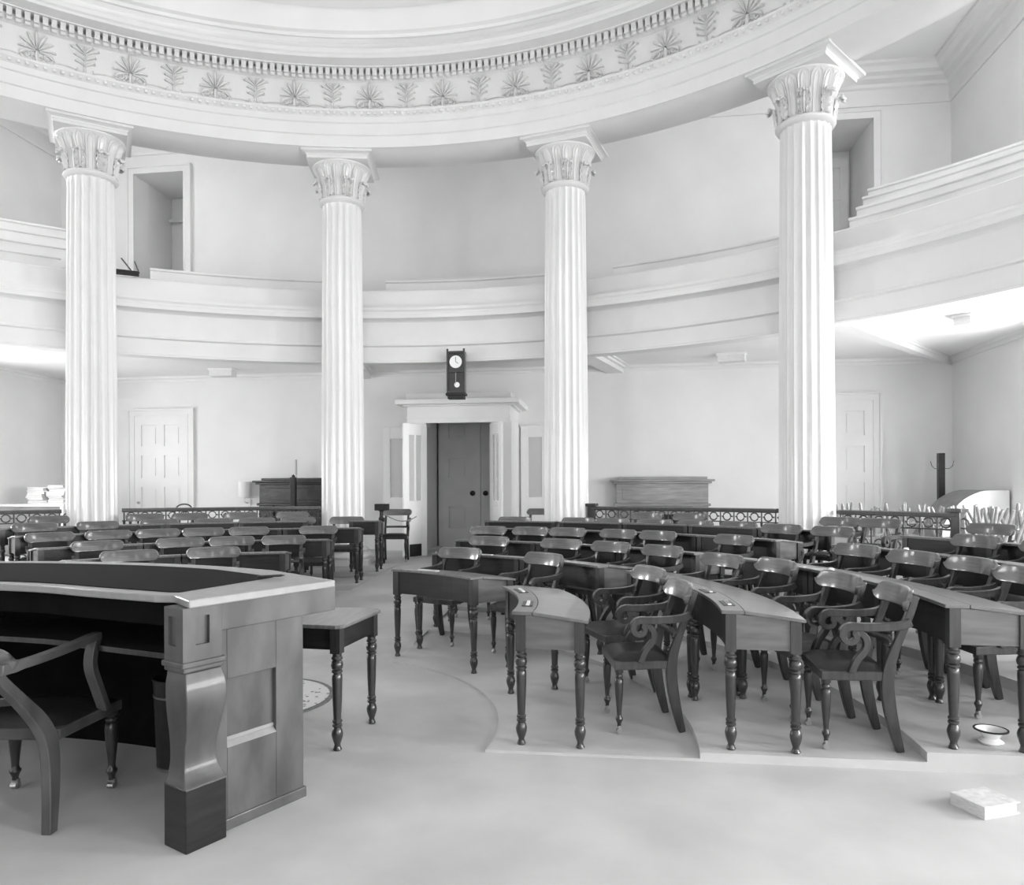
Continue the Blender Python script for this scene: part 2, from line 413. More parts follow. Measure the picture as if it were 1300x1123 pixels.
# niches in the upper wall
def box_inside(x0,x1,y0,y1,z0,z1):
    return MB().add([(x0,y0,z0),(x1,y0,z0),(x1,y1,z0),(x0,y1,z0),(x0,y0,z1),(x1,y0,z1),(x1,y1,z1),(x0,y1,z1)],[(0,1,2,3),(4,7,6,5),(0,3,7,4),(1,5,6,2),(3,2,6,7)])
def casing(x0,x1,z0,z1,w,y,d=.05,hood=False):
    m=MB();m.box(x0-w,x0,y-d,y,z0,z1);m.box(x1,x1+w,y-d,y,z0,z1);m.box(x0-w,x1+w,y-d,y,z1,z1+w)
    m.box(x0-w-.02,x0-w+.02,y-d-.02,y-.001,z0,z1+w-.02);m.box(x1+w-.02,x1+w+.02,y-d-.02,y-.001,z0,z1+w-.02);m.box(x0-w-.02,x1+w+.02,y-d-.022,y-.001,z1+w-.02,z1+w+.02)
    m.box(x0-.025,x0+.004,y-d-.008,y-.001,z0,z1-.004);m.box(x1-.004,x1+.025,y-d-.008,y-.001,z0,z1-.004);m.box(x0-.025,x1+.025,y-d-.009,y-.001,z1-.004,z1+.025)
    return m
def panel_door(x0,x1,y,z0,z1,cols,rows,name,m,parent=None,t=.07):
    # rows: list of (z0,z1) fractions ; recessed panels
    b=MB();W=x1-x0;H=z1-z0;cx=[]
    st=.13*W if cols>1 else .2*W
    b.box(x0,x1,y,y+t*.5,z0,z1)
    pw=(W-st*(cols+1))/cols
    for c in range(cols+1): xa=x0+c*(pw+st);b.box(xa,xa+st,y-t*.35,y,z0,z1)
    zz=[0]+[v for r in rows for v in r]+[1]
    for c in range(cols):
        xa=x0+st+c*(pw+st)
        for i in range(0,len(zz),2): b.box(xa,xa+pw,y-t*.35,y,z0+H*zz[i],z0+H*zz[i+1])
        for r in rows:
            za,zb=z0+H*r[0],z0+H*r[1];b.box(xa+.05,xa+pw-.05,y-t*.15,y,za+.05,zb-.05)
    return b.build(name,m,parent)
R4=[(.05,.22),(.29,.46),(.53,.70),(.77,.93)]
dn_=1
for (x0,x1,z0,z1) in (NL,NR):
    n=casing(x0,x1,4.9,z1,.14,YB).build('door_%d'%dn_,PAINT);struct(n);dn_+=1
    MB().box(x0-.3,x1+.3,YB+1.352,YB+1.42,z0-.3,z1+.3).build('door_backing',WALL,n)
    if x0<0: panel_door(x0+.55,x1+.25,YB+1.3,z0,z1-.55,2,R4,'door_leaf',DOORG,n);MB().box(x0,x1,YB+1.24,YB+1.32,z1-.57,z1-.50).build('door_head',PAINT,n)
    else: panel_door(x0-.1,x1-.05,YB+1.3,z0,z1-.15,2,R4,'door_leaf',DOORG,n)
for (x0,x1,z1,sd) in ((-7.29,-6.09,3.04,'left'),(6.42,7.62,3.10,'right')):
    n=casing(x0,x1,ZF,z1,.13,YB).build('door_%d'%dn_,PAINT);struct(n);dn_+=1
    panel_door(x0,x1,YB-.02,ZF,z1,2,R4,'door_leaf',PAINT,n)
    MB().lathe([(0,0),(.03,0),(.03,.02),(0,.03)],12,M=Matrix.Translation((x0+.1,YB-.05,1.2))@Matrix.Rotation(PI/2,4,'X')).build('door_knob',BRASS,n)
# ------------------------------------------------------------------ columns
def make_column(ang,label):
    t=thing('fluted_column',label,'column',(8.4*math.sin(rad(ang)),8.4*math.cos(rad(ang)),ZF),-rad(ang),'white fluted columns')
    # shaft
    NF,sub=20,10;zs=[.30,.34,.38,.46,1.0,2.0,3.0,4.0,4.8,5.5,5.80,5.86,5.89,5.91];vs=[];fs=[];n=NF*sub
    for z in zs:
        f=(z-.3)/5.61;r=.352-.035*(f**1.6);
        dep=1.0
        if z<.47: dep=max(0,(z-.33)/.14)**.5 if z>.33 else 0
        if z>5.79: dep=max(0,(5.895-z)/.10)**.5 if z<5.895 else 0
        for k in range(n):
            u=(k%sub)/sub;c=abs(u-.5)*2
            d=0 if c>.82 else math.sqrt(max(0,1-(c/.82)**2))
            rr=r-.030*d*dep;a=2*PI*k/n;vs.append((rr*math.sin(a),rr*math.cos(a),z))
    for i in range(len(zs)-1):
        for k in range(n): j=(k+1)%n;fs.append((i*n+k,i*n+j,(i+1)*n+j,(i+1)*n+k))
    MB().add(vs,fs).build('shaft',COLP,t,smooth=50)
    b=MB();b.box(-.46,.46,-.46,.46,0,.10)
    b.lathe([(.45,.10),(.47,.12),(.475,.14),(.46,.17),(.43,.18),(.40,.19),(.39,.21),(.41,.23),(.42,.245),(.41,.265),(.375,.275),(.37,.30),(.355,.31),(.30,.31)],48)
    b.build('base',COLP,t,smooth=40)
    MB().lathe([(.30,5.88),(.335,5.90),(.36,5.915),(.375,5.94),(.36,5.97),(.34,5.975),(.30,5.98)],48).build('astragal',COLP,t,smooth=40)
    z0,z1=5.97,6.515
    def bell(z):
        f=(z-z0)/(z1-z0);return .312+.03*f+.125*max(0,f)**3.2
    MB().lathe([(bell(z0+(z1-z0)*i/12),z0+(z1-z0)*i/12) for i in range(12)]+[(.47,z1-.02),(.475,z1),(.46,z1+.01),(.2,z1+.01)],64).build('bell',COLP,t,smooth=40)
    # tall water leaves
    wl=MB()
    for k in range(16):
        a0=2*PI*k/16;N=12;H=.50
        for sgn in (1,-1):
            for (wf,hr) in ((1.0,.030),(.45,.022)):
                vs=[];fs=[]
                for i in range(N+1):
                    f=i/N;z=z0+.03+H*(f if wf==1 else f*.93);w=wf*.168*min(1,((1-f)*8)**.5)
                    w=max(w,.0)
                    for q,(dw,dh) in enumerate(((-.016,-.002),(-.006,hr),(.010,hr*.6),(.020,-.002))):
                        a=a0+sgn*(w-dw*1.6);r=bell(z)+dh*(.8 if f<.9 else .5);vs.append((r*math.sin(a),r*math.cos(a),z))
                for i in range(N):
                    for q in range(3): fs.append((i*4+q,i*4+q+1,i*4+4+q+1,i*4+4+q))
                wl.add(vs,fs)
    wl.build('water_leaf_row',COLP,t,smooth=60)
    # acanthus leaves
    for k in range(8):
        a0=2*PI*(k+.5)/8;m=MB();vs=[];fs=[];N=18;W=8
        for i in range(N+1):
            f=i/N
            if f<.78: z=z0+.005+.25*f/.78;r=bell(z)+.02+.015*f
            else:
                g=(f-.78)/.22*PI*1.15;z=z0+.255+.035*math.sin(g)-.012*(g>PI)*(g-PI);r=bell(z0+.255)+.035+.045*(1-math.cos(g))
            lob=1-.34*abs(math.sin(f*PI*4.0));w=(.082*(.85+.4*f) if f<.7 else .082*(1.13-1.5*(f-.7)))*lob
            for q in range(W+1):
                u=q/W*2-1;rr=r+.016*math.cos(u*PI*4)+(.018*(1-abs(u)))+.010*math.sin(f*PI*8)*abs(u);a=a0+u*w/.34
                vs.append((rr*math.sin(a),rr*math.cos(a),z+.012*math.sin(abs(u)*8+f*20)))
        for i in range(N):
            for q in range(W): fs.append((i*(W+1)+q,i*(W+1)+q+1,(i+1)*(W+1)+q+1,(i+1)*(W+1)+q))
        o=m.add(vs,fs).build('acanthus_leaf',COLP,t,smooth=60)
        so=o.modifiers.new('s','SOLIDIFY');so.thickness=.014
    MB().lathe([(h*1.4142,z) for h,z in ((.44,6.518),(.475,6.52),(.475,6.565),(.485,6.57),(.49,6.585),(.515,6.60),(.54,6.608),(.555,6.61),(.555,6.645),(.3,6.645))],4,a0=45,a1=405).build('abacus',COLP,t,smooth=20)
    return t
for ang,lab in ((-36.9,'leftmost white fluted column, rising left of the pale panelled door'),(-11.35,'white fluted column just left of the vestibule'),(14.15,'white fluted column just right of the vestibule'),(39.0,'rightmost white fluted column, the tallest in view')):
    make_column(ang,lab)
# ------------------------------------------------------------------ vestibule
v=thing('vestibule','white wooden entrance vestibule below the clock with its doors standing open','vestibule',(0,0,0))
YV=9.67
MB().box(-.98,-.60,YV,YV+.08,ZF,2.68).box(.60,.98,YV,YV+.08,ZF,2.68).build('front_post',BOOTH,v,bevel=.006)
MB().box(-.98,-.92,YV+.08,YB-.006,ZF,2.68).build('side_wall',BOOTH,v);MB().box(.92,.98,YV+.08,YB-.006,ZF,2.68).build('side_wall',BOOTH,v)
MB().box(-.95,.95,YV-.02,YV+.10,2.681,2.98).box(-.95,-.85,YV+.10,YB-.006,2.681,2.98).box(.85,.95,YV+.10,YB-.006,2.681,2.98).box(-.965,.965,YV-.035,YV-.02,2.76,2.79).box(-.965,.965,YV-.035,YV-.02,2.675,2.70).build('header',BOOTH,v)
MB().box(-1.02,1.02,YV-.09,YV+.1,2.98,3.01).box(-1.02,-.85,YV+.1,YB-.006,2.98,3.01).box(.85,1.02,YV+.1,YB-.006,2.98,3.01).box(-1.13,1.13,YV-.2,YV+.1,3.01,3.10).box(-1.13,-.85,YV+.1,YB-.006,3.01,3.10).box(.85,1.13,YV+.1,YB-.006,3.01,3.10).build('cornice',BOOTH,v,bevel=.01)
MB().box(-.97,.97,YV-.02,YV+.08,3.10,3.22).box(-.97,-.87,YV+.08,YB-.006,3.10,3.22).box(.87,.97,YV+.08,YB-.006,3.10,3.22).build('blocking_course',BOOTH,v)
def leaf(hx,ang,sgn,lab=None,w=.56,nm='door_leaf'):
    M=Matrix.Translation((hx,YV-.02,0))@Matrix.Rotation(ang,4,'Z')
    z0,z1=ZF+.02,2.64;st=.13
    m=MB()
    def bx(a,b,c,d,t0=-.02,t1=.02): m.box(min(sgn*a,sgn*b),max(sgn*a,sgn*b),t0,t1,c,d,M)
    bx(0,st,z0,z1);bx(w-st,w,z0,z1);bx(st,w-st,z1-.2,z1);bx(st,w-st,z0+.22,z0+.95);bx(st,w-st,z0+.9,z0+1.0,-.025,.025);bx(w/2-.02,w/2+.02,z0+.95,z1-.2)
    o=m.build(nm,BOOTH,v,bevel=.004)
    g=MB();g.box(min(sgn*st,sgn*(w-st)),max(sgn*st,sgn*(w-st)),-.004,.004,z0+.95,z1-.2,M);g.build('glass_pane',GLASS,o)
    k=MB();k.box(min(sgn*st,sgn*(w-st)),max(sgn*st,sgn*(w-st)),-.014,.014,z0,z0+.24,M);k.build('kick_plate',SWOOD,o)
leaf(-.60,rad(58),-1);leaf(.60,rad(-60),1)
# inner grey doors in the wall recess
n=MB().box(-1.06,-.93,YB+.9,YB+1.0,ZF,3.02).box(.93,1.06,YB+.9,YB+1.0,ZF,3.02).box(-.93,.93,YB+.9,YB+1.0,2.9,3.02).build('door_%d'%dn_,PAINT);struct(n)
R5=[(.06,.21),(.30,.43),(.53,.66) ,(.75,.95)]
RD=[(.08,.14),(.16,.27),(.34,.46),(.54,.70),(.78,.90)]
for s in (-1,1):
    x0,x1=(-.92,-.005) if s<0 else (.005,.92)
    b=MB();b.box(x0,x1,YB+1.06,YB+1.10,ZF,2.95)
    zz=[(.62,1.08),(1.70,2.12),(2.55,2.86)]
    for za,zb in [(ZF,.62),(1.08,1.70),(2.12,2.55),(2.86,2.95)]: b.box(x0+.22,x1-.3,YB+1.0,YB+1.06,za,zb)
    b.box(x0,x0+.22,YB+1.0,YB+1.06,ZF,2.95);b.box(x1-.3,x1,YB+1.0,YB+1.06,ZF,2.95)
    for za,zb in zz: b.box(x0+.27,x1-.35,YB+1.04,YB+1.06,za+.05,zb-.05)
    o=b.build('door_leaf',DOORG,n)
    kx=-.17 if s<0 else .11
    if s<0: MB().box(-1.2,1.2,YB+1.352,YB+1.42,-.2,3.3).build('door_backing',WALL,n)
    MB().lathe([(0,0),(.055,0),(.055,.012),(.03,.014),(.03,.05),(.05,.06),(.05,.08),(0,.095)],16,M=Matrix.Translation((kx,YB+1.0,1.37))@Matrix.Rotation(PI/2,4,'X')).build('door_knob',BLACK,o)
# side wing doors beside the vestibule
for s,lab in ((-1,'white glazed swing door standing left of the vestibule'),(1,'white glazed swing door standing right of the vestibule')):
    xa,xb=(-1.76,-1.02) if s<0 else (1.02,1.58)
    w=thing('glazed_door',lab,'door')
    m=MB();y=10.75;m.box(xa,xa+.15,y,y+.05,ZF,2.7);m.box(xb-.15,xb,y,y+.05,ZF,2.7);m.box(xa+.15,xb-.15,y,y+.05,2.47,2.7);m.box(xa+.15,xb-.15,y,y+.05,ZF,1.3)
    m.build('door_frame',PAINT,w,bevel=.004)
    MB().box(xa+.15,xb-.15,y+.02,y+.03,1.3,2.47).build('glass_pane',GLASS,w)
# clock
ck=thing('wall_clock','dark wooden pendulum wall clock hanging above the vestibule','clock',(.185,8.60,2.98),0)
MB().box(-.15,.15,-.0,.13,.09,.80).build('case',DWOOD,ck,bevel=.006)
MB().box(-.155,-.125,-.03,0,.10,.84).box(.125,.155,-.03,0,.10,.84).box(-.125,.125,-.03,0,.76,.80).box(-.125,.125,-.03,0,.10,.14).box(-.125,.125,-.03,0,.44,.47).build('door_frame',DWOOD,ck,bevel=.004)
MB().box(-.17,.17,-.04,.13,.055,.10).box(-.14,.14,-.03,.13,0,.055).build('bracket',BLACK,ck,bevel=.006)
dl=MB().lathe([(0,0),(.105,0),(.105,.01),(0,.012)],32,M=Matrix.Translation((0,-.012,.62))@Matrix.Rotation(PI/2,4,'X')).build('dial',GLASSW,ck)
MB().box(-.004,.004,-.029,-.026,.62,.70,).box(-.004,.004,-.029,-.026,-.0,.055,Matrix.Translation((0,0,.62))@Matrix.Rotation(rad(125),4,'Y')).build('hands',BLACK,dl)
pd=MB().box(-.004,.004,-.02,-.014,.24,.45).build('pendulum_rod',BRASS,ck)
MB().lathe([(0,0),(.045,0),(.045,.01),(0,.014)],20,M=Matrix.Translation((.02,-.008,.235))@Matrix.Rotation(PI/2,4,'X')).build('pendulum_bob',GLASSW,pd)
# ------------------------------------------------------------------ mantels
def mantel(x0,x1,top,m,label,name='fireplace_mantel'):
    t=thing(name,label,'mantel',((x0+x1)/2,YB,ZF));h=top-ZF;W=(x1-x0)/2-.11
    MB().box(-W-.11,W+.11,-.34,0,h-.05,h-.01).box(-W-.06,W+.06,-.30,0,h-.09,h-.05).build('mantel_shelf',m,t,bevel=.008)
    MB().box(-W+.05,W-.02,-.26,-.02,h-.01,h+.04).build('upper_ledge',m,t,bevel=.006)
    MB().box(-W,W,-.24,0,h-.47,h-.09).box(-W+.12,W-.12,-.25,-.24,h-.40,h-.16).build('frieze_panel',m,t,bevel=.005)
    MB().box(-W-.04,W+.04,-.28,0,h-.52,h-.47).build('moulding',m,t,bevel=.006)
    for s in (-1,1):
        a=s*(W-.15);MB().box(a-.15,a+.15,-.26,0,0,h-.52).box(a-.18,a+.18,-.29,0,0,.14).build('pilaster',m,t,bevel=.006)
    MB().box(-W+.3,W-.3,-.20,0,h-.68,h-.52).box(-W+.3,-W+.45,-.2,0,0,h-.68).box(W-.45,W-.3,-.2,0,0,h-.68).build('surround',m,t)
    MB().box(-W+.45,W-.45,-.06,0,0,h-.68).build('firebox',BLACK,t)
    return t
mantel(-4.50,-2.70,1.66,MARB,'dark fireplace mantel against the wall left of the second column')
mantel(2.75,4.70,1.645,MWOOD,'pale wooden fireplace mantel against the wall right of the vestibule')
cs=thing('candlestick','tall slim white candle standing on the dark fireplace mantel','candlestick',(-3.62,YB-.2,1.65))
MB().lathe([(0,0),(.05,0),(.05,.012),(.02,.03),(.016,.08),(.028,.11),(.028,.12),(0,.12)],16).build('holder',GLASSW,cs,smooth=True)
MB().lathe([(0,.12),(.030,.12),(.022,.42),(0,.43)],12).build('candle',PAPER,cs,smooth=True)
ps=thing('wooden_post','dark wooden post standing in front of the dark mantel','post',(-3.46,10.35,ZF))
MB().box(-.05,.05,-.05,.05,.03,1.47).build('shaft',SWOOD,ps,bevel=.005)
MB().box(-.14,.14,-.14,.14,0,.03).build('base',SWOOD,ps,bevel=.005)
MB().lathe([(0,1.47),(.03,1.47),(.035,1.5),(0,1.53)],12).build('finial',DWOOD,ps,smooth=True)
wl=thing('wall_lamp','white glass cylinder lamp on a bracket between pale door and dark mantel','lamp',(-4.77,YB-.14,1.28))
MB().lathe([(.10,.02),(.115,.04),(.125,.35),(.115,.35),(.105,.05),(0,.04)],24).build('glass_shade',GLASSW,wl,smooth=True)
MB().tube([(0,0,.03),(0,0,-.05),(.02,.05,-.09),(.02,.14,-.09)],.012).box(-.04,.08,.12,.14,-.16,-.02).build('bracket',PAINT,wl)
# ceiling fixtures
for (x,y,rz,lab) in ((-4.85,10.2,.05,'small box vent hanging under the gallery ceiling at left'),(4.90,10.0,-.3,'small box vent hanging under the gallery ceiling right of the vestibule'),(7.72,7.50,.75,'small box vent hanging under the gallery ceiling at far right')):
    t=thing('ceiling_vent',lab,'vent',(x,y,3.72),rz,'box vents below the gallery')
    MB().box(-.25,.25,-.13,.13,.10,.14).build('mounting_plate',PAINT,t)
    MB().box(-.23,.23,-.11,-.10,0,.10).box(-.23,.23,.10,.11,0,.10).box(-.23,-.22,-.1,.1,0,.10).box(.22,.23,-.1,.1,0,.10).box(-.23,.23,-.11,.11,-.01,0).build('housing',CLOTH if 0 else RELIEF,t)
# ------------------------------------------------------------------ balustrades
def balustrade(a0,a1,label,R=8.4,ends=(0,0)):
    t=thing('balustrade',label,'railing',(0,0,ZF),0,'dark rails between the columns')
    n=14;H=.955
    MB().loop([(R-.055,H-.045),(R-.05,H-.01),(R-.02,H),(R+.02,H),(R+.05,H-.01),(R+.055,H-.045),(R+.03,H-.06),(R-.03,H-.06)],n,(0,0),a0,a1).build('top_rail',DWOOD,t,smooth=50)
    MB().loop([(R-.025,H-.20),(R-.025,H-.185),(R+.025,H-.185),(R+.025,H-.20)],n,(0,0),a0,a1).build('middle_rail',IRON,t)
    MB().loop([(R-.03,.09),(R-.03,.12),(R+.03,.12),(R+.03,.09)],n,(0,0),a0,a1).build('bottom_rail',IRON,t)
    L=rad(a1-a0)*R;k=max(3,int(L/.19));proto=None
    for i in range(k+1):
        a=a0+(a1-a0)*(i+.15)/(k+.3)
        if proto is None:
            m=MB();m.lathe([(.012,0),(.012,.09),(.018,.1),(.018,.13),(.012,.15),(.010,.35),(.022,.38),(.022,.42),(.010,.45),(.010,.70),(.018,.72),(.018,.76),(.010,.78),(.010,H-.05)],8)
            for zz,rr in ((H-.12,.055),(.55,.06),(.25,.06)):
                pts=[(.095+rr*math.cos(g*PI/6),0,zz+rr*math.sin(g*PI/6)) for g in range(13)];m.tube(pts,.010,6,False)
            m.box(.02,.04,-.006,.006,H-.13,H-.11);m.box(.15,.18,-.006,.006,H-.13,H-.11)
            proto=m.build('baluster',IRON,t,smooth=True)
            o=proto
        else: o=proto.copy();COL.objects.link(o);o.parent=t
        o.location=(R*math.sin(rad(a)),R*math.cos(rad(a)),0);o.rotation_euler=(0,0,-rad(a))
    for a,f in ((a0,ends[0]),(a1,ends[1])):
        if f:
            M=Matrix.Translation((R*math.sin(rad(a)),R*math.cos(rad(a)),0))@Matrix.Rotation(-rad(a),4,'Z')
            m=MB();m.box(-.05,.05,-.05,.05,0,.96,M);m.box(-.07,.07,-.07,.07,0,.12,M);m.box(-.08,.08,-.08,.08,.96,1.0,M);m.build('newel_post',DWOOD,t,bevel=.005)
    return t
balustrade(-58,-39.6,'dark balustrade running left from the leftmost column')
balustrade(-34.2,-13.9,'long dark balustrade between the two left columns')
balustrade(17.0,36.3,'long dark balustrade between the two right columns',ends=(1,0))
balustrade(41.8,51.4,'short dark balustrade running right from the rightmost column',ends=(0,1))
nw=thing('newel_post','dark newel post with a slack rope beside the column left of the vestibule','post',(-1.03,8.33,ZF))
MB().lathe([(.06,0),(.06,.08),(.04,.1),(.04,.2),(.05,.22),(.035,.28),(.035,.7),(.05,.74),(.03,.78),(.03,.86),(.055,.88),(0,.88)],14).build('post',BLACK,nw,smooth=True)
MB().box(-.10,.12,-.07,.07,.88,.99).build('cap',BLACK,nw,bevel=.008)
MB().tube([(0.03+.56*i/12,.03*i/12,.83-.16*math.sin(PI*min(1,i/12*.78+0))*1.0+.05*i/12) for i in range(13)],.010,6).build('rope',CLOTH,nw,smooth=True)
# ------------------------------------------------------------------ klismos armchair
def turned(prof,n=14,x=0,y=0,m=None):
    m=m or MB()
    return m.lathe(prof,n,c=(x,y))
CH_LEG=[(0,.045),(.012,.045),(.012,.06),(.017,.075),(.022,.085),(.022,.095),(.015,.105),(.014,.12),(.017,.16),(.024,.24),(.027,.30),(.026,.325),(.019,.335),(.024,.343),(.024,.352),(.018,.36),(.026,.37),(.026,.40)]
def crest(m,hw,y0,z0,h,sag,th,lean=.03):
    vs=[];fs=[];FS=(-1,-.93,-.8,0,.8,.93,1);K=6;er=min(.05,h/2)
    XS=[(-hw+er-er*math.sin(PI/2*q/7),math.cos(PI/2*q/7)) for q in range(7,0,-1)]+[(-hw+er+2*(hw-er)*i/16,1) for i in range(17)]+[(hw-er+er*math.sin(PI/2*q/7),math.cos(PI/2*q/7)) for q in range(1,8)]
    N=len(XS)-1
    for (x,ce) in XS:
        hh=h/2*max(.08,ce)
        y=y0-sag*(x/hw)**2;zc=z0+h/2;dydx=-2*sag*x/hw/hw;l=math.hypot(1,dydx);nx,ny=-dydx/l*th/2,1/l*th/2
        for s in (-1,1):
            for k in range(K+1):
                f=FS[k];edge=(.45,.9,1,1,1,.9,.45)[k]
                z=zc+hh*f;yy=y+lean*(f)*.5;vs.append((x+s*nx*edge,yy+s*ny*edge,z))
    M=2*(K+1)
    def id(i,s,k): return i*M+s*(K+1)+k
    for i in range(N):
        for s in (0,1):
            for k in range(K): fs.append((id(i,s,k),id(i+1,s,k),id(i+1,s,k+1),id(i,s,k+1)))
        fs.append((id(i,0,K),id(i+1,0,K),id(i+1,1,K),id(i,1,K)));fs.append((id(i,0,0),id(i,1,0),id(i+1,1,0),id(i+1,0,0)))
    for i in (0,N):
        for k in range(K): fs.append((id(i,0,k),id(i,0,k+1),id(i,1,k+1),id(i,1,k)))
    return m.add(vs,fs)
def smoothpath(P,n=4):
    out=[]
    for i in range(len(P)-1):
        p0=P[max(i-1,0)];p1=P[i];p2=P[i+1];p3=P[min(i+2,len(P)-1)]
        for k in range(n):
            t=k/n;out.append(tuple(.5*((2*p1[j])+(-p0[j]+p2[j])*t+(2*p0[j]-5*p1[j]+4*p2[j]-p3[j])*t*t+(-p0[j]+3*p1[j]-3*p2[j]+p3[j])*t**3) for j in range(len(p1))))
    out.append(tuple(P[-1]));return out
def make_armchair(label,group,arms=True,simple=False):
    t=thing('armchair',label,'chair',group=group)
    ap=[(-.235,-.215),(.235,-.215),(.205,.155),(-.205,.155)]
    MB().prism(ap,.385,.435).build('seat_frame',DWOOD,t,bevel=.006)
    # cushion
    vs=[];fs=[];NX,NY=8,8
    for j in range(NY+1):
        for i in range(NX+1):
            u=i/NX*2-1;w=j/NY*2-1;hw=.232-.015*(w+1);h=.045*(1-abs(u)**5)**.5*(1-abs(w)**5)**.5
            vs.append((u*hw,w*.182-.032,.432+h))
    for j in range(NY):
        for i in range(NX): a=j*(NX+1)+i;fs.append((a,a+1,a+NX+2,a+NX+1))
    MB().add(vs,fs).build('seat',LEATHER,t,smooth=True)
    st=smoothpath([(.20,0),(.172,.11),(.145,.25),(.135,.39),(.155,.50),(.198,.62),(.245,.74),(.278,.85)],4) if not simple else smoothpath([(.20,0),(.19,.2),(.20,.38),(.25,.50),(.36,.64),(.47,.77),(.53,.88)],4);n=len(st)
    for s in (-1,1):
        x=s*.195;MB().ribbon(st,[.040+.026*math.sin(PI*min(1,i/n*1.5)) for i in range(n)],x-.018,x+.018).build('back_leg',DWOOD,t,smooth=50,bevel=.004)
        turned(CH_LEG,14,s*.205,-.185).build('front_leg',DWOOD,t,smooth=50)
        c=MB();c.tube([(s*.205-.012,-.185,.018),(s*.205+.012,-.185,.018)],.018,12);c.box(s*.205-.016,s*.205+.016,-.192,-.178,.02,.05);c.build('caster',BRASS,t)
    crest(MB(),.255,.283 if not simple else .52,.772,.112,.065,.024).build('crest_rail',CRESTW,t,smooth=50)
    crest(MB(),.19,.185 if not simple else .34,.56 if not simple else .60,.035,.03,.02,.01).build('stay_rail',DWOOD,t,smooth=50)
    if arms:
        P=[(.245,.715),(.20,.695),(.12,.685),(.03,.682),(-.06,.684)]
        if not simple:
            sc=[]
            for k in range(1,15):
                g=PI/2+k/14*PI*1.75;rr=.052*(1-.55*k/14);sc.append((-.06+rr*math.cos(g),.632+rr*math.sin(g)))
            path=smoothpath(P,4)+sc
            sup=smoothpath([(-.055,.655),(-.005,.645),(.02,.61),(.015,.56),(-.03,.50),(-.06,.43)],4)
        else:
            path=smoothpath([(.50,.80),(.35,.79),(.15,.79),(-.05,.80)],4);sup=smoothpath([(-.04,.80),(-.01,.72),(-.01,.65),(-.05,.55),(-.10,.43)],4)
        for s in (-1,1):
            x=s*.225;m=path;w=.021
            MB().ribbon(m,[.042 if i<len(m)-10 else .032 for i in range(len(m))],x-w,x+w).build('arm',DWOOD,t,smooth=50,bevel=.003)
            MB().ribbon(sup,.036,x-w+.002,x+w-.002).build('arm_support',DWOOD,t,smooth=50,bevel=.003)
    return t
# ------------------------------------------------------------------ member desks (annular sector)
LEGP=[(0,0),(.022,0),(.026,.006),(.020,.02),(.017,.035),(.024,.055),(.031,.08),(.033,.10),(.028,.12),(.021,.135),(.028,.142),(.028,.152),(.021,.158),(.028,.165),(.028,.175),(.022,.182),(.027,.30),(.030,.42),(.029,.445),(.023,.452),(.031,.458),(.031,.467),(.023,.473),(.031,.48),(.035,.50),(.031,.52),(.024,.527),(.032,.535),(.032,.545),(.026,.552),(.026,.57)]
DD=.44
def make_desk(R,a0,a1,z,label,group,h=.765,drop=.04,tray=False):
    """front edge on radius R, sitter outside; angles clockwise from +Y about the seating centre"""
    am=(a0+a1)/2;w=(a1-a0)/2;Rm=R+DD/2
    t=thing('writing_desk',label,'desk',(SC[0]+Rm*math.sin(rad(am)),SC[1]+Rm*math.cos(rad(am)),z),-rad(am),group)
    c=(0,-Rm);n=max(8,int(2*w/1.6));ed=math.degrees(.010/R);hb=h-.215
    wa=w-ed
    # apron panels
    MB().sector(R+.03,R+.052,-wa,wa,hb,h-.018,c,n).build('front_panel',SWOOD,t)
    MB().loop([(R+DD-.05,hb+.02),(R+DD-.05,h-drop-.012),(R+DD-.03,h-drop-.012),(R+DD-.03,hb+.02)],n,c,-wa,wa).build('back_panel',SWOOD,t)
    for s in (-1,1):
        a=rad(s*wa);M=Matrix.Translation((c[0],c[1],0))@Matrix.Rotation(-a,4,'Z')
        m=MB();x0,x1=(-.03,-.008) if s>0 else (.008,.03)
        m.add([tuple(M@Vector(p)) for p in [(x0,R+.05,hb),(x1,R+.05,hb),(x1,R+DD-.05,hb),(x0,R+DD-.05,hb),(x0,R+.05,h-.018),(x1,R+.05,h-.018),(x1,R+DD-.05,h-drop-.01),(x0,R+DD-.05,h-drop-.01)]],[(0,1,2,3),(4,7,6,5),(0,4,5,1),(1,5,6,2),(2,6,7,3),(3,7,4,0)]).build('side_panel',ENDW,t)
        for rr,top in ((R+.05,h-.018),(R+DD-.05,h-drop-.012)):
            xc=-.022 if s>0 else .022
            m=MB();m.box(xc-.028,xc+.028,rr-.028,rr+.028,hb-.012,top,M)
            p=M@Vector((xc,rr,0));sc_=(hb-.01)/.57
            m.lathe([(q,zz*sc_) for q,zz in LEGP],14,c=(p.x,p.y));m.build('leg',LWOOD,t,smooth=40)
    MB().sector(R+.0,R+.12,-w,w,h-.020,h,c,n).build('pen_rail',TOPW,t,bevel=.003)
    MB().loop([(R+.123,h-.020),(R+.123,h),(R+DD,h-drop),(R+DD,h-drop-.018)],n,c,-w,w).build('writing_slope',TOPW,t,bevel=.003)
    if tray:
        m=MB();
        for k in (-.5,.5):
            m.sector(R+.03,R+.095,k*w-w*.16,k*w+w*.16,h,h+.004,c,6)
        m.build('pen_tray',SWOOD,t)
        m=MB()
        for k in (-.5,.5):
            for q in range(-3,4): m.sector(R+.055,R+.075,k*w+w*.04*q-.3,k*w+w*.04*q+.3,h+.004,h+.010,c,2)
        m.build('inkwell_row',GLASSW,t)
    return t
def ang_at_x(R,X): return math.degrees(math.asin((X-SC[0])/R))
def ang_at_y(R,Y): return 90+math.degrees(math.asin((SC[1]-Y)/R))
ordn=['first','second','third','fourth','fifth','sixth','seventh','eighth']
rowname=['front','second','third','fourth','rear']
blocks=[]
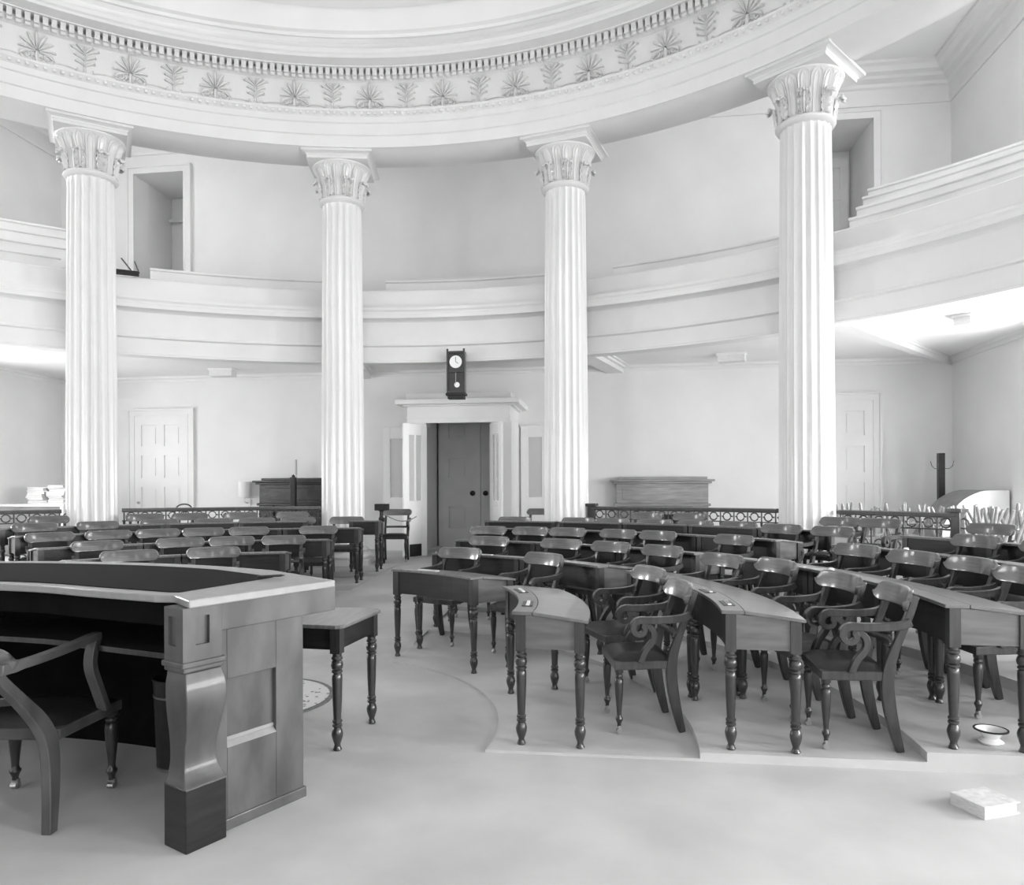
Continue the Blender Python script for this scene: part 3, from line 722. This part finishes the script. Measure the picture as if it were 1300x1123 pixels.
for k in range(4):
    a=ang_at_x(RK[k]+.1,AX1+.02);cnt=[1,2,3,4][k]
    blocks.append((k,19.6 if k==0 else a,47.5 if k==0 else 51.0,cnt,'middle block','central aisle',1))
    blocks.append((k,63.5 if k==0 else 57.8,ang_at_y(RK[k],.66 if k==0 else .62),[1,2,3,3][k],'right block','side aisle',1))
    a=ang_at_x(RK[k]+.1,AX0-.02);blocks.append((k,a-(6 if k==0 else 0),-51.5,cnt,'left block','central aisle',-1))
blocks.append((4,ang_at_x(6.5,AX1+.02),16.5,1,'middle block','central aisle',1))
blocks.append((4,17,51.0,4,'middle block','third column',1))
blocks.append((4,58.2,92,4,'right block','side aisle',1))
blocks.append((4,ang_at_x(6.5,AX0-.02),-11.6,1,'left block','central aisle',-1))
blocks.append((4,-17,-51.5,4,'left block','second column',-1))
for (k,a,b,cnt,blk,ais,sg) in blocks:
    for i in range(cnt):
        u0=a+(b-a)*i/cnt;u1=a+(b-a)*(i+1)/cnt;lo,hi=sorted((u0,u1));g=math.degrees(.004/RK[k])
        make_desk(RK[k],lo+g,hi-g,ZK[k],'curved writing desk in the %s row, %s, %s from the %s'%(rowname[k],blk,ordn[i],ais),'curved writing desks in arcs',h=.77,tray=(k<2 and blk=='right block'))
# ------------------------------------------------------------------ chairs placed from image pixels, kept within the arcs
C_,S_=math.cos(PSI),math.sin(PSI)
def at_z(px,py,z):
    x=px-650;y=-(py-618);c,s=math.cos(ROLL),math.sin(ROLL)
    a,b=(c*x+s*y)/936.5,(-s*x+c*y)/936.5
    d=(z-1.5)/b;return (CAM.x+d*(a*C_-S_),CAM.y+d*(C_+a*S_))
# crest rail positions read as image pixels for each row (converted to room metres once)
CREST_PX={ -1:{0:[(155.8,695),(272,691)],1:[(118.9,684.5),(229,681.3),(295,678),(364.5,677.6)],2:[(57.3,674.4),(132.7,671.4),(202,669),(257,667.5),(318.6,666.4),(411.7,664)],
          3:[(46,664),(126.5,661.7),(203,659),(270,657),(327,655.6),(384.3,654),(445.7,654)],4:[(45,651),(180,648.5),(239,648.3),(310.5,646.6),(379,646)]},
       1:{0:[(609.8,691),(706.8,700)],1:[(633,678.6),(725,682.5),(786.4,686),(845,691.6)],2:[(640.7,664.4),(697,665.3),(748.3,665.3),(803.4,669.5),(862.5,671),(946.5,677.4)],
          3:[(667,654),(743,655.7),(789,656),(840,658),(892,659.3),(941,661.5),(994.6,665),(1048.7,668.5)],4:[(871.7,646),(928.4,647.3)]},
       2:{0:[(830,719),(870,738)],1:[(986,708.5),(1075,727),(1143,742)],2:[(1091.6,690),(1165.5,698.8),(1234,706)],3:[(1218,679.2)],4:[(1118.6,653.5),(1167,655.4)]}}
PROTO=None
spots=[]
for b,rows in CREST_PX.items():
    for k,L in rows.items():
        for (px,py) in L:
            x,y=at_z(px,py,ZK[k]+.885);dx,dy=x-SC[0],y-SC[1];R=math.hypot(dx,dy);a=math.degrees(math.atan2(dx,dy))
            Rc=max(R-.275,RK[k]+.60)
            Rc=min(Rc,RK[k]+(.72 if k==4 else .88 if b==2 else .79))
            spots.append([b,k,a,Rc])
spots.append([2,2,83.0,RK[2]+.62]);spots.append([2,1,60.5,RK[1]+.62]);spots.append([2,3,72,RK[3]+.62]);spots.append([2,3,78,RK[3]+.62]);spots.append([2,4,61,RK[4]+.62]);spots.append([2,4,67.5,RK[4]+.62])
spots.sort(key=lambda s:(s[0],s[1],abs(s[2])))
bn={-1:('left block','central aisle'),1:('middle block','central aisle'),2:('right block','side aisle')}
# keep neighbours from overlapping
for i in range(1,len(spots)):
    p,q=spots[i-1],spots[i]
    if p[0]==q[0] and p[1]==q[1]:
        mn=math.degrees(.50/q[3])
        if abs(q[2])-abs(p[2])<mn: q[2]=math.copysign(abs(p[2])+mn,q[2])
cnt={}
for (b,k,a,Rc) in spots:
    key=(b,k);cnt[key]=cnt.get(key,0)+1
    lab='dark armchair in the %s row, %s, %s from the %s'%(rowname[k],bn[b][0],ordn[cnt[key]-1],bn[b][1])
    x,y=SC[0]+Rc*math.sin(rad(a)),SC[1]+Rc*math.cos(rad(a));rz=-rad(a)+rad(random.uniform(-4,4))
    grp='klismos armchairs in curved rows'
    # ground height under the chair
    z=ZK[k]
    if Rc+.25>RP[k+1] and k<4: z=ZK[k]
    if PROTO is None:
        PROTO=make_armchair(lab,grp);PROTO.location=(x,y,z);PROTO.rotation_euler=(0,0,rz)
    else: dup(PROTO,(x,y,z),rz,lab,grp)
dup(PROTO,(-.92,8.75,ZF),rad(8),'dark armchair standing by the rope left of the vestibule','klismos armchairs against the back')
dup(PROTO,(1.50,9.0,ZF),rad(-12),'dark armchair standing behind the rear desks right of the vestibule','klismos armchairs against the back')
# ------------------------------------------------------------------ dais counter
def off(P,d):
    out=[];n=len(P)
    for i,p in enumerate(P):
        a=P[max(i-1,0)];b=P[min(i+1,n-1)];dx,dy=b[0]-a[0],b[1]-a[1];l=math.hypot(dx,dy);out.append((p[0]+dy/l*d,p[1]-dx/l*d))
    return out
OUT=smoothpath([(-3.0,-.15),(-2.4,.28),(-1.7,.58),(-1.0,.73),(-.45,.73),(.1,.65),(.5,.53),(.85,.38)],4)+[(1.36,-.01)]
INN=smoothpath([(-2.55,-.75),(-2.0,-.52),(-1.4,-.34),(-.8,-.27),(-.08,-.33),(.36,-.46),(.85,-.60)],4)
dc=thing('clerk_counter','large curved wooden counter with dark cloth top at lower left','counter',(0,0,0))
top=INN[:-1]+[(.85,-.575),(1.005,-.715),(1.36,-.01)]+list(reversed(OUT[:-1]))
MB().prism(top,1.005,1.04).build('counter_top',VENL,dc,bevel=.006)
# blotter inlay
oi=[(x,y) for x,y in off(OUT,.16)][:-1];ii=off(INN,-.075)
oi=[p for p in oi if p[0]<.62];ii=[p for p in ii if p[0]<.80]
MB().prism(ii+[(.83,-.50),(1.0,.06)]+list(reversed(oi)),1.040,1.044).build('cloth_inlay',BLOT,dc)
body_o=off(OUT,.17)[:-1]
body_o=[p for p in body_o if p[0]<.85]
P2=(.985,-.685);ED=Vector((.355,.705,0)).normalized();EN=Vector((ED.y,-ED.x,0))
def endM(o=0): # local x along end face, y outward normal, origin at P2
    return Matrix(((ED.x,EN.x,0,P2[0]+EN.x*o),(ED.y,EN.y,0,P2[1]+EN.y*o),(0,0,1,0),(0,0,0,1)))
# curved outer carcass wall
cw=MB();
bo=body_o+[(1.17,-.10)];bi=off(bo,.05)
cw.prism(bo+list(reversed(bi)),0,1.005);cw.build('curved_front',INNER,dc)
ao=off(OUT,.03)[:-1];ai=off(OUT,.08)[:-1]
MB().prism(ao+[(1.30,.0)]+[(1.24,-.02)]+list(reversed(ai)),.885,1.005).build('curved_apron',VENEER,dc)
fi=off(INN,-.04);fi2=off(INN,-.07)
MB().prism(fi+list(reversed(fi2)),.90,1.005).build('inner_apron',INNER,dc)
sh=off(INN,-.30)
MB().prism([p for p in off(INN,-.10)]+list(reversed([p for p in off(INN,-.55)])),.735,.76).build('inner_shelf',DWOOD,dc)
M=endM()
MB().box(.151,.80,-.10,0,.885,1.004,M).build('end_apron',VENEER,dc,bevel=.004)
# end panel : stiles, rails, recessed field
m=MB();m.box(.13,.60,-.10,-.055,.0,.885,M)
m.box(.10,.20,-.055,-.03,0,.885,M);m.box(.46,.62,-.055,-.03,0,.885,M);m.box(.20,.46,-.055,-.03,.66,.885,M);m.box(.20,.46,-.055,-.03,0,.36,M)
m.build('end_panel',VENEER,dc,bevel=.003)
m=MB()
m.add([tuple(M@Vector(p)) for p in [(.20,-.055,.385),(.46,-.055,.385),(.46,-.028,.36),(.20,-.028,.36)]],[(0,1,2,3)])
m.box(.20,.46,-.055,-.05,.385,.40,M);m.build('panel_moulding',VENL,dc)
# corner block with recessed little panel
m=MB();m.box(-.018,.15,-.13,-.012,.78,1.004,M)
m.box(-.03,.028,-.012,.006,.78,1.004,M);m.box(.092,.15,-.012,.006,.78,1.004,M);m.box(.028,.092,-.012,.006,.965,1.004,M);m.box(.028,.092,-.012,.006,.78,.845,M)
m.box(-.03,-.018,-.13,-.100,.78,1.004,M);m.box(-.03,-.018,-.045,-.012,.78,1.004,M);m.box(-.03,-.018,-.100,-.045,.965,1.004,M);m.box(-.03,-.018,-.100,-.045,.78,.845,M)
m.build('corner_block',VENEER,dc)
m=MB();m.box(-.04,.165,-.14,.018,.755,.78,M);m.box(-.03,.155,-.135,.01,.735,.755,M);m.build('corner_moulding',VENEER,dc,bevel=.006)
# S-scroll bracket leg
lp=[(.012,.735,.165),(.03,.68,.185),(.035,.62,.185),(.025,.55,.175),(.005,.47,.155),(-.012,.40,.145),(-.012,.34,.15),(.01,.29,.175),(.035,.265,.20)]
lp=smoothpath(lp,4);vs=[];fs=[]
for (o,z,w) in lp:
    for (x,y) in ((.06-w/2,-.12),(.06+w/2,-.12),(.06+w/2,o),(.06-w/2,o)): vs.append(tuple(M@Vector((x,y,z))))
for i in range(len(lp)-1):
    for q in range(4): p=(q+1)%4;fs.append((i*4+q,i*4+p,i*4+4+p,i*4+4+q))
fs+= [(0,1,2,3),tuple((len(lp)-1)*4+q for q in (3,2,1,0))]
MB().add(vs,fs).build('scroll_leg',VENEER,dc,smooth=35,bevel=.008)
MB().box(-.035,.155,-.13,.03,0,.265,M).build('plinth_block',SWOOD,dc,bevel=.006)
MB().box(.18,.63,-.09,-.02,0,.05,M).build('skirting',VENEER,dc,bevel=.004)
pn=thing('fountain_pen','small dark pen resting on the corner of the cloth inlay','pen',(1.0,.02,1.052))
MB().tube([(-.05,-.03,0),(.05,.03,0)],.006,8).tube([(.05,.03,0),(.065,.04,0)],[.005,.001],8).build('barrel',BLACK,pn)
# counter chair (clerk)
cc=make_armchair('plain wooden armchair pushed under the dark side of the curved counter','',True,True)
cc.location=(.03,-.40,.0);cc.rotation_euler=(0,0,PI+.13)
cc.scale=(1.18,1.25,1.0)
for ch in cc.children:
    if ch.name.split('.')[0] in('back_leg','arm','seat_frame','arm_support'):
        ch.data=ch.data.copy();ch.data.materials[0]=VENEER
# bin
bn_=thing('waste_bin','dark metal waste bin in the shadow under the counter','bin',(.41,.19,0))
MB().lathe([(0,.0),(.118,0),(.12,.01),(.138,.47),(.142,.475),(.142,.485),(.134,.485),(.115,.02),(0,.02)],32).build('body',METAL,bn_,smooth=40)
MB().lathe([(.118,.0),(.124,.003),(.124,.018),(.118,.02)],32,caps=False).lathe([(.133,.385),(.1385,.39),(.139,.397),(.1345,.40)],32,caps=False).build('band',BRASS,bn_,smooth=40)
# side table
tb=thing('side_table','small dark wooden table with turned legs beside the curved counter','table',(0,0,0))
a5=rad(5);TM=Matrix.Translation((1.22,.45,0))@Matrix.Rotation(-a5,4,'Z')
m=MB();W,Dp=.66,.60
pl=[(-W,0),(-.04,0),(-.012,.012),(0,.04),(0,Dp-.03),(-.03,Dp),(-W,Dp)]
m.prism([tuple((TM@Vector((x,y,0)))[:2]) for x,y in pl],.70,.722);m.build('table_top',TOPW,tb,bevel=.005)
for nm,(x0,x1,y0,y1) in dict(apron=(-W+.07,-.07,.04,.06)).items(): MB().box(x0,x1,y0,y1,.575,.70,TM).build('drawer',SWOOD,tb)
MB().box(-.06,-.04,.07,Dp-.07,.575,.70,TM).box(-W+.04,-W+.06,.07,Dp-.07,.575,.70,TM).box(-W+.07,-.07,Dp-.06,Dp-.04,.575,.70,TM).build('apron',SWOOD,tb)
for x in (-.055,-W+.055):
    for y in (.055,Dp-.055):
        m=MB();m.box(x-.03,x+.03,y-.03,y+.03,.555,.70,TM);p=TM@Vector((x,y,0));base=0.0
        m.lathe([(q,max(z,0)*.975) for q,z in LEGP],16,c=(p.x,p.y));m.build('leg',LWOOD,tb,smooth=40)
# rug
rg=thing('round_rug','round pale patterned rug on the floor behind the counter','rug',(.20,1.42,0))
MB().lathe([(0,0),(.53,0),(.53,.010),(0,.010)],48).build('rug_field',RUG,rg)
MB().lathe([(.53,0),(.56,0),(.56,.011),(.53,.012)],48,caps=False).build('rug_border',RUGM,rg)
# right-edge floor things
sp=thing('spittoon','round white basin with dark rim on the carpet at far right','spittoon',(4.765,.76,ZK[2]));sp.scale=(.62,.62,.62)
MB().lathe([(0,0),(.08,0),(.10,.02),(.06,.05),(.10,.10),(.13,.12),(.12,.125),(.05,.075),(0,.07)],28).build('bowl',GLASSW,sp,smooth=40)
MB().lathe([(.122,.120),(.135,.118),(.137,.128),(.122,.130)],28,caps=False).build('rim',BLACK,sp,smooth=40)
lg=thing('ledger_book','pale closed book lying on the carpet at bottom right','book',(4.44,.13,0),rad(25))
MB().box(-.10,.09,-.08,.08,.008,.05).build('pages',PAPER,lg)
MB().box(-.104,.10,-.09,.09,0,.008).box(-.104,.10,-.09,.09,.05,.058).box(-.112,-.104,-.09,.09,0,.058).build('cover',PAPER,lg,bevel=.002)
# ------------------------------------------------------------------ back corners
# left: white table with paper stacks
wt=thing('paper_table','white table against the left wall behind the balustrade','table',(-8.15,9.4,ZF))
MB().box(-.75,.75,-.35,.35,.93,.97).build('table_top',PAINT,wt,bevel=.004)
for x in (-.7,.7):
    for y in (-.3,.3): MB().box(x-.03,x+.03,y-.03,y+.03,0,.93).build('leg',PAINT,wt)
for i,(x,h,lab) in enumerate(((-7.70,.36,'tall sagging stack of papers at the right end of the white table'),(-8.12,.32,'loose paper pile in the middle of the white table'))):
    m=MB();z=.972;k=0
    while z<.972+h:
        tck=random.uniform(.015,.045);dx,dy=random.uniform(-.03,.03),random.uniform(-.02,.02)
        m.box(-.19,.19,-.15,.15,z,z+tck-.003,Matrix.Translation((x+dx,9.4+dy,ZF))@Matrix.Rotation(random.uniform(-.2,.2),4,'Z'));z+=tck
    tag(m.build('paper_stack',PAPER),lab,'papers','paper stacks on the white table')
# round-backed chair behind rail
def bent(label,loc,rz,tilt=0,group=None):
    t=thing('bentwood_chair',label,'chair',loc,rz,group)
    t.rotation_euler=(tilt,0,rz)
    MB().lathe([(0,.44),(.19,.44),(.20,.455),(.19,.47),(0,.472)],24).build('seat',BENT,t,smooth=40)
    pts=[(-.17,.14,.46),(-.19,.19,.65),(-.185,.22,.82),(-.12,.235,.92),(0,.24,.95),(.12,.235,.92),(.185,.22,.82),(.19,.19,.65),(.17,.14,.46)]
    MB().tube(smoothpath(pts,4),.014,8).build('back_hoop',BENT,t,smooth=True)
    MB().tube(smoothpath([(-.10,.15,.46),(-.11,.19,.65),(-.05,.215,.78),(0,.22,.80),(.05,.215,.78),(.11,.19,.65),(.10,.15,.46)],4),.010,8).build('inner_hoop',BENT,t,smooth=True)
    for sx in (-1,1):
        for sy in (-1,1):
            MB().tube(smoothpath([(sx*.14,sy*.13,.45),(sx*.16,sy*.15,.25),(sx*.20,sy*.20,0)],4),[.023]*4+[.021]*4+[.017],8).build('leg',BENT,t,smooth=True)
    MB().tube([(.15*math.cos(g*PI/10),.15*math.sin(g*PI/10),.26) for g in range(21)],.009,6,False).build('leg_ring',BENT,t,smooth=True)
    return t
rb=bent('bentwood chair with round hooped back behind the rail near the pale door',(-5.55,9.75,ZF-.0),0)
for ch in rb.children: ch.data=ch.data.copy();ch.data.materials[0]=DWOOD
B0=None;i=0
UP=[(6.05,8.1,.3),(6.32,7.7,1.1),(6.62,8.3,2.4),(6.80,7.45,.5),(7.06,7.95,1.9),(7.20,7.15,2.0),(7.55,7.6,.2),(7.80,7.25,1.5),(7.00,6.35,.4),(7.13,6.05,1.2),(7.30,6.42,1.9),(7.42,6.02,.7),(7.62,6.35,2.9),(7.38,6.78,.9),(7.70,6.85,.2),(7.90,6.5,1.7)]
for (x,y,r) in UP:
    lab='upturned bentwood chair, %s from the left of the right corner heap'%(['first','second','third','fourth','fifth','sixth','seventh','eighth','ninth','tenth','eleventh','twelfth','thirteenth','fourteenth','fifteenth','sixteenth'][sorted(q[0] for q in UP).index(x)])
    grp='upturned bentwood chairs'
    if B0 is None: B0=bent(lab,(x,y,ZF+.97),r,PI,grp);o=B0
    else: o=dup(B0,(x,y,ZF+.97),r,lab,grp)
    o.rotation_euler=(PI+random.uniform(-.16,.16),random.uniform(-.12,.12),r)
# sloped white enclosure and coat stand in right corner
sl=thing('stair_enclosure','white enclosure with a concave grey sloping top in the right corner','enclosure',(0,0,0))
prof=smoothpath([(7.62,.30),(7.85,.62),(8.0,.86),(8.12,1.06),(8.30,1.27),(8.55,1.40),(8.75,1.42),(8.98,1.42)],3)
# pane profile: white side nearer the viewer, shifted right at the top
vs=[];fs=[]
for (x,z) in prof: vs+=[(x,9.9,z),(min(x+.0,9.0),9.0,z)]
for i in range(len(prof)-1): fs.append((2*i,2*i+1,2*i+3,2*i+2))
MB().add(vs,fs).build('sloping_top',CLOTH,sl,smooth=60)
side=[(x,z) for x,z in prof]+[(8.98,ZF),(7.62,ZF)]
for yy in (9.0,9.9):
    n=len(side);vs=[(x,yy,z-.004) for x,z in side]+[(x,yy+.03 if yy<9.5 else yy-.03,z-.004) for x,z in side]
    MB().add(vs,[tuple(range(n)),tuple(reversed(range(n,2*n)))]+[(i,(i+1)%n,n+(i+1)%n,n+i) for i in range(n)]).build('side_panel',PAINT,sl)
cr=thing('coat_stand','dark upright coat stand with wire hooks in the right back corner','coat stand',(8.45,10.15,ZF))
MB().box(-.05,.05,-.05,.05,0,1.82).build('post',SWOOD,cr,bevel=.005);MB().box(-.25,.25,-.05,.05,0,.06).box(-.05,.05,-.25,.25,0,.06).build('foot',SWOOD,cr)
for s in (-1,1): MB().tube([(s*.05,-.03,1.55),(s*.12,-.04,1.55),(s*.17,-.05,1.6),(s*.19,-.05,1.68)],.006,6).build('hook',IRON,cr)
# dark bar on the left gallery edge
gb=thing('iron_bracket','short black bar with struts on the gallery edge right of the left column','bracket',(0,0,0))
q=[(8.90*math.sin(rad(a)),8.90*math.cos(rad(a))) for a in (-35.2,-32.6)]
MB().tube([(q[0][0],q[0][1],4.965),(q[1][0],q[1][1],4.965)],.045,8).build('bar',BLACK,gb)
MB().tube([(q[1][0],q[1][1],4.98),(q[1][0]-.25,q[1][1]+.25,5.25)],.012,6).tube([(q[1][0]-.1,q[1][1],4.98),(q[1][0]-.45,q[1][1]+.2,5.3)],.012,6).build('strut',BLACK,gb)
# ------------------------------------------------------------------ small things on desks
def ink(R,a,z,lab):
    t=thing('inkwell',lab,'inkwell',(SC[0]+(R+.06)*math.sin(rad(a)),SC[1]+(R+.06)*math.cos(rad(a)),z),0,'small white inkwells on the desks')
    MB().lathe([(0,0),(.022,0),(.024,.01),(.020,.035),(.014,.04),(.0,.036)],14).build('glass',GLASSW,t,smooth=40)
ink(RK[2],72.5,ZK[2]+.755,'white inkwell on the third row desk at the right');ink(RK[3],66,ZK[3]+.755,'white inkwell on the fourth row desk at the right');ink(RK[1],40,ZK[1]+.77,'white inkwell on the second row desk of the middle block');ink(RK[2],46,ZK[2]+.77,'white inkwell on the third row desk of the middle block')
def sheet(R,a,z,rz,lab):
    p=(SC[0]+R*math.sin(rad(a)),SC[1]+R*math.cos(rad(a)),z)
    M=Matrix.Translation(p)@Matrix.Rotation(-rad(a)+rz,4,'Z')
    tag(MB().box(-.10,.10,-.028,.028,0,.004,M).build('paper_sheet',PAPER),lab,'paper','loose papers on the desks')
sheet(RK[0]+.06,30,ZK[0]+.771,.1,'narrow white paper strip on the front desk near the central aisle')
sheet(RK[1]+.06,24,ZK[1]+.771,.05,'narrow white paper strip on the second row desk of the middle block')
sheet(RK[3]+.06,62,ZK[3]+.757,.0,'narrow white paper strip on the fourth row desk of the right block')
# ------------------------------------------------------------------ light
w=bpy.data.worlds.new('sky');S.world=w;w.use_nodes=True
w.node_tree.nodes['Background'].inputs[0].default_value=(1,1,1,1);w.node_tree.nodes['Background'].inputs[1].default_value=1.5
def area(loc,rot,sx,sy,p,nm):
    l=bpy.data.lights.new(nm,'AREA');l.shape='RECTANGLE';l.size=sx;l.size_y=sy;l.energy=p
    o=bpy.data.objects.new(nm,l);COL.objects.link(o);o.location=loc;o.rotation_euler=rot
G=dict(RA=450,RB=225,RBu=185,RF=450,RFu=40,LA=260,LB=235,LBu=180,LF=40,LFu=0,FR=170,FL=40,FU=60,W=.7)
#GOVERRIDE
w.node_tree.nodes['Background'].inputs[1].default_value=G['W']
for y in WY:
    for (zc,hh,u) in ((1.85,1.7,''),(7.15,2.45,'u')):
        b='B' if y>3 else 'F'
        if 3<y<5 and not u: b='A'
        if G['R'+b+u]: area((XW+.42,y,zc),(0,PI/2,0),hh,1.45,G['R'+b+u],'window_daylight')
        if G['L'+b+u]: area((-XW-.42,y,zc),(0,-PI/2,0),hh,1.45,G['L'+b+u],'window_daylight')
if G['FL']: area((-5,YF-.42,2.17),(PI/2,0,0),1.5,2.3,G['FL'],'window_daylight')
if G['FR']: area((5,YF-.42,2.17),(PI/2,0,0),1.5,2.3,G['FR'],'window_daylight')
if G['FU']:
    for x in (-5,0,5): area((x,YF-.42,6.8),(PI/2,0,0),1.5,3.1,G['FU'],'window_daylight')
S.view_settings.view_transform='Standard';S.view_settings.look='None';S.view_settings.gamma=1;S.view_settings.use_curve_mapping=False
S.view_settings.exposure=-0.02
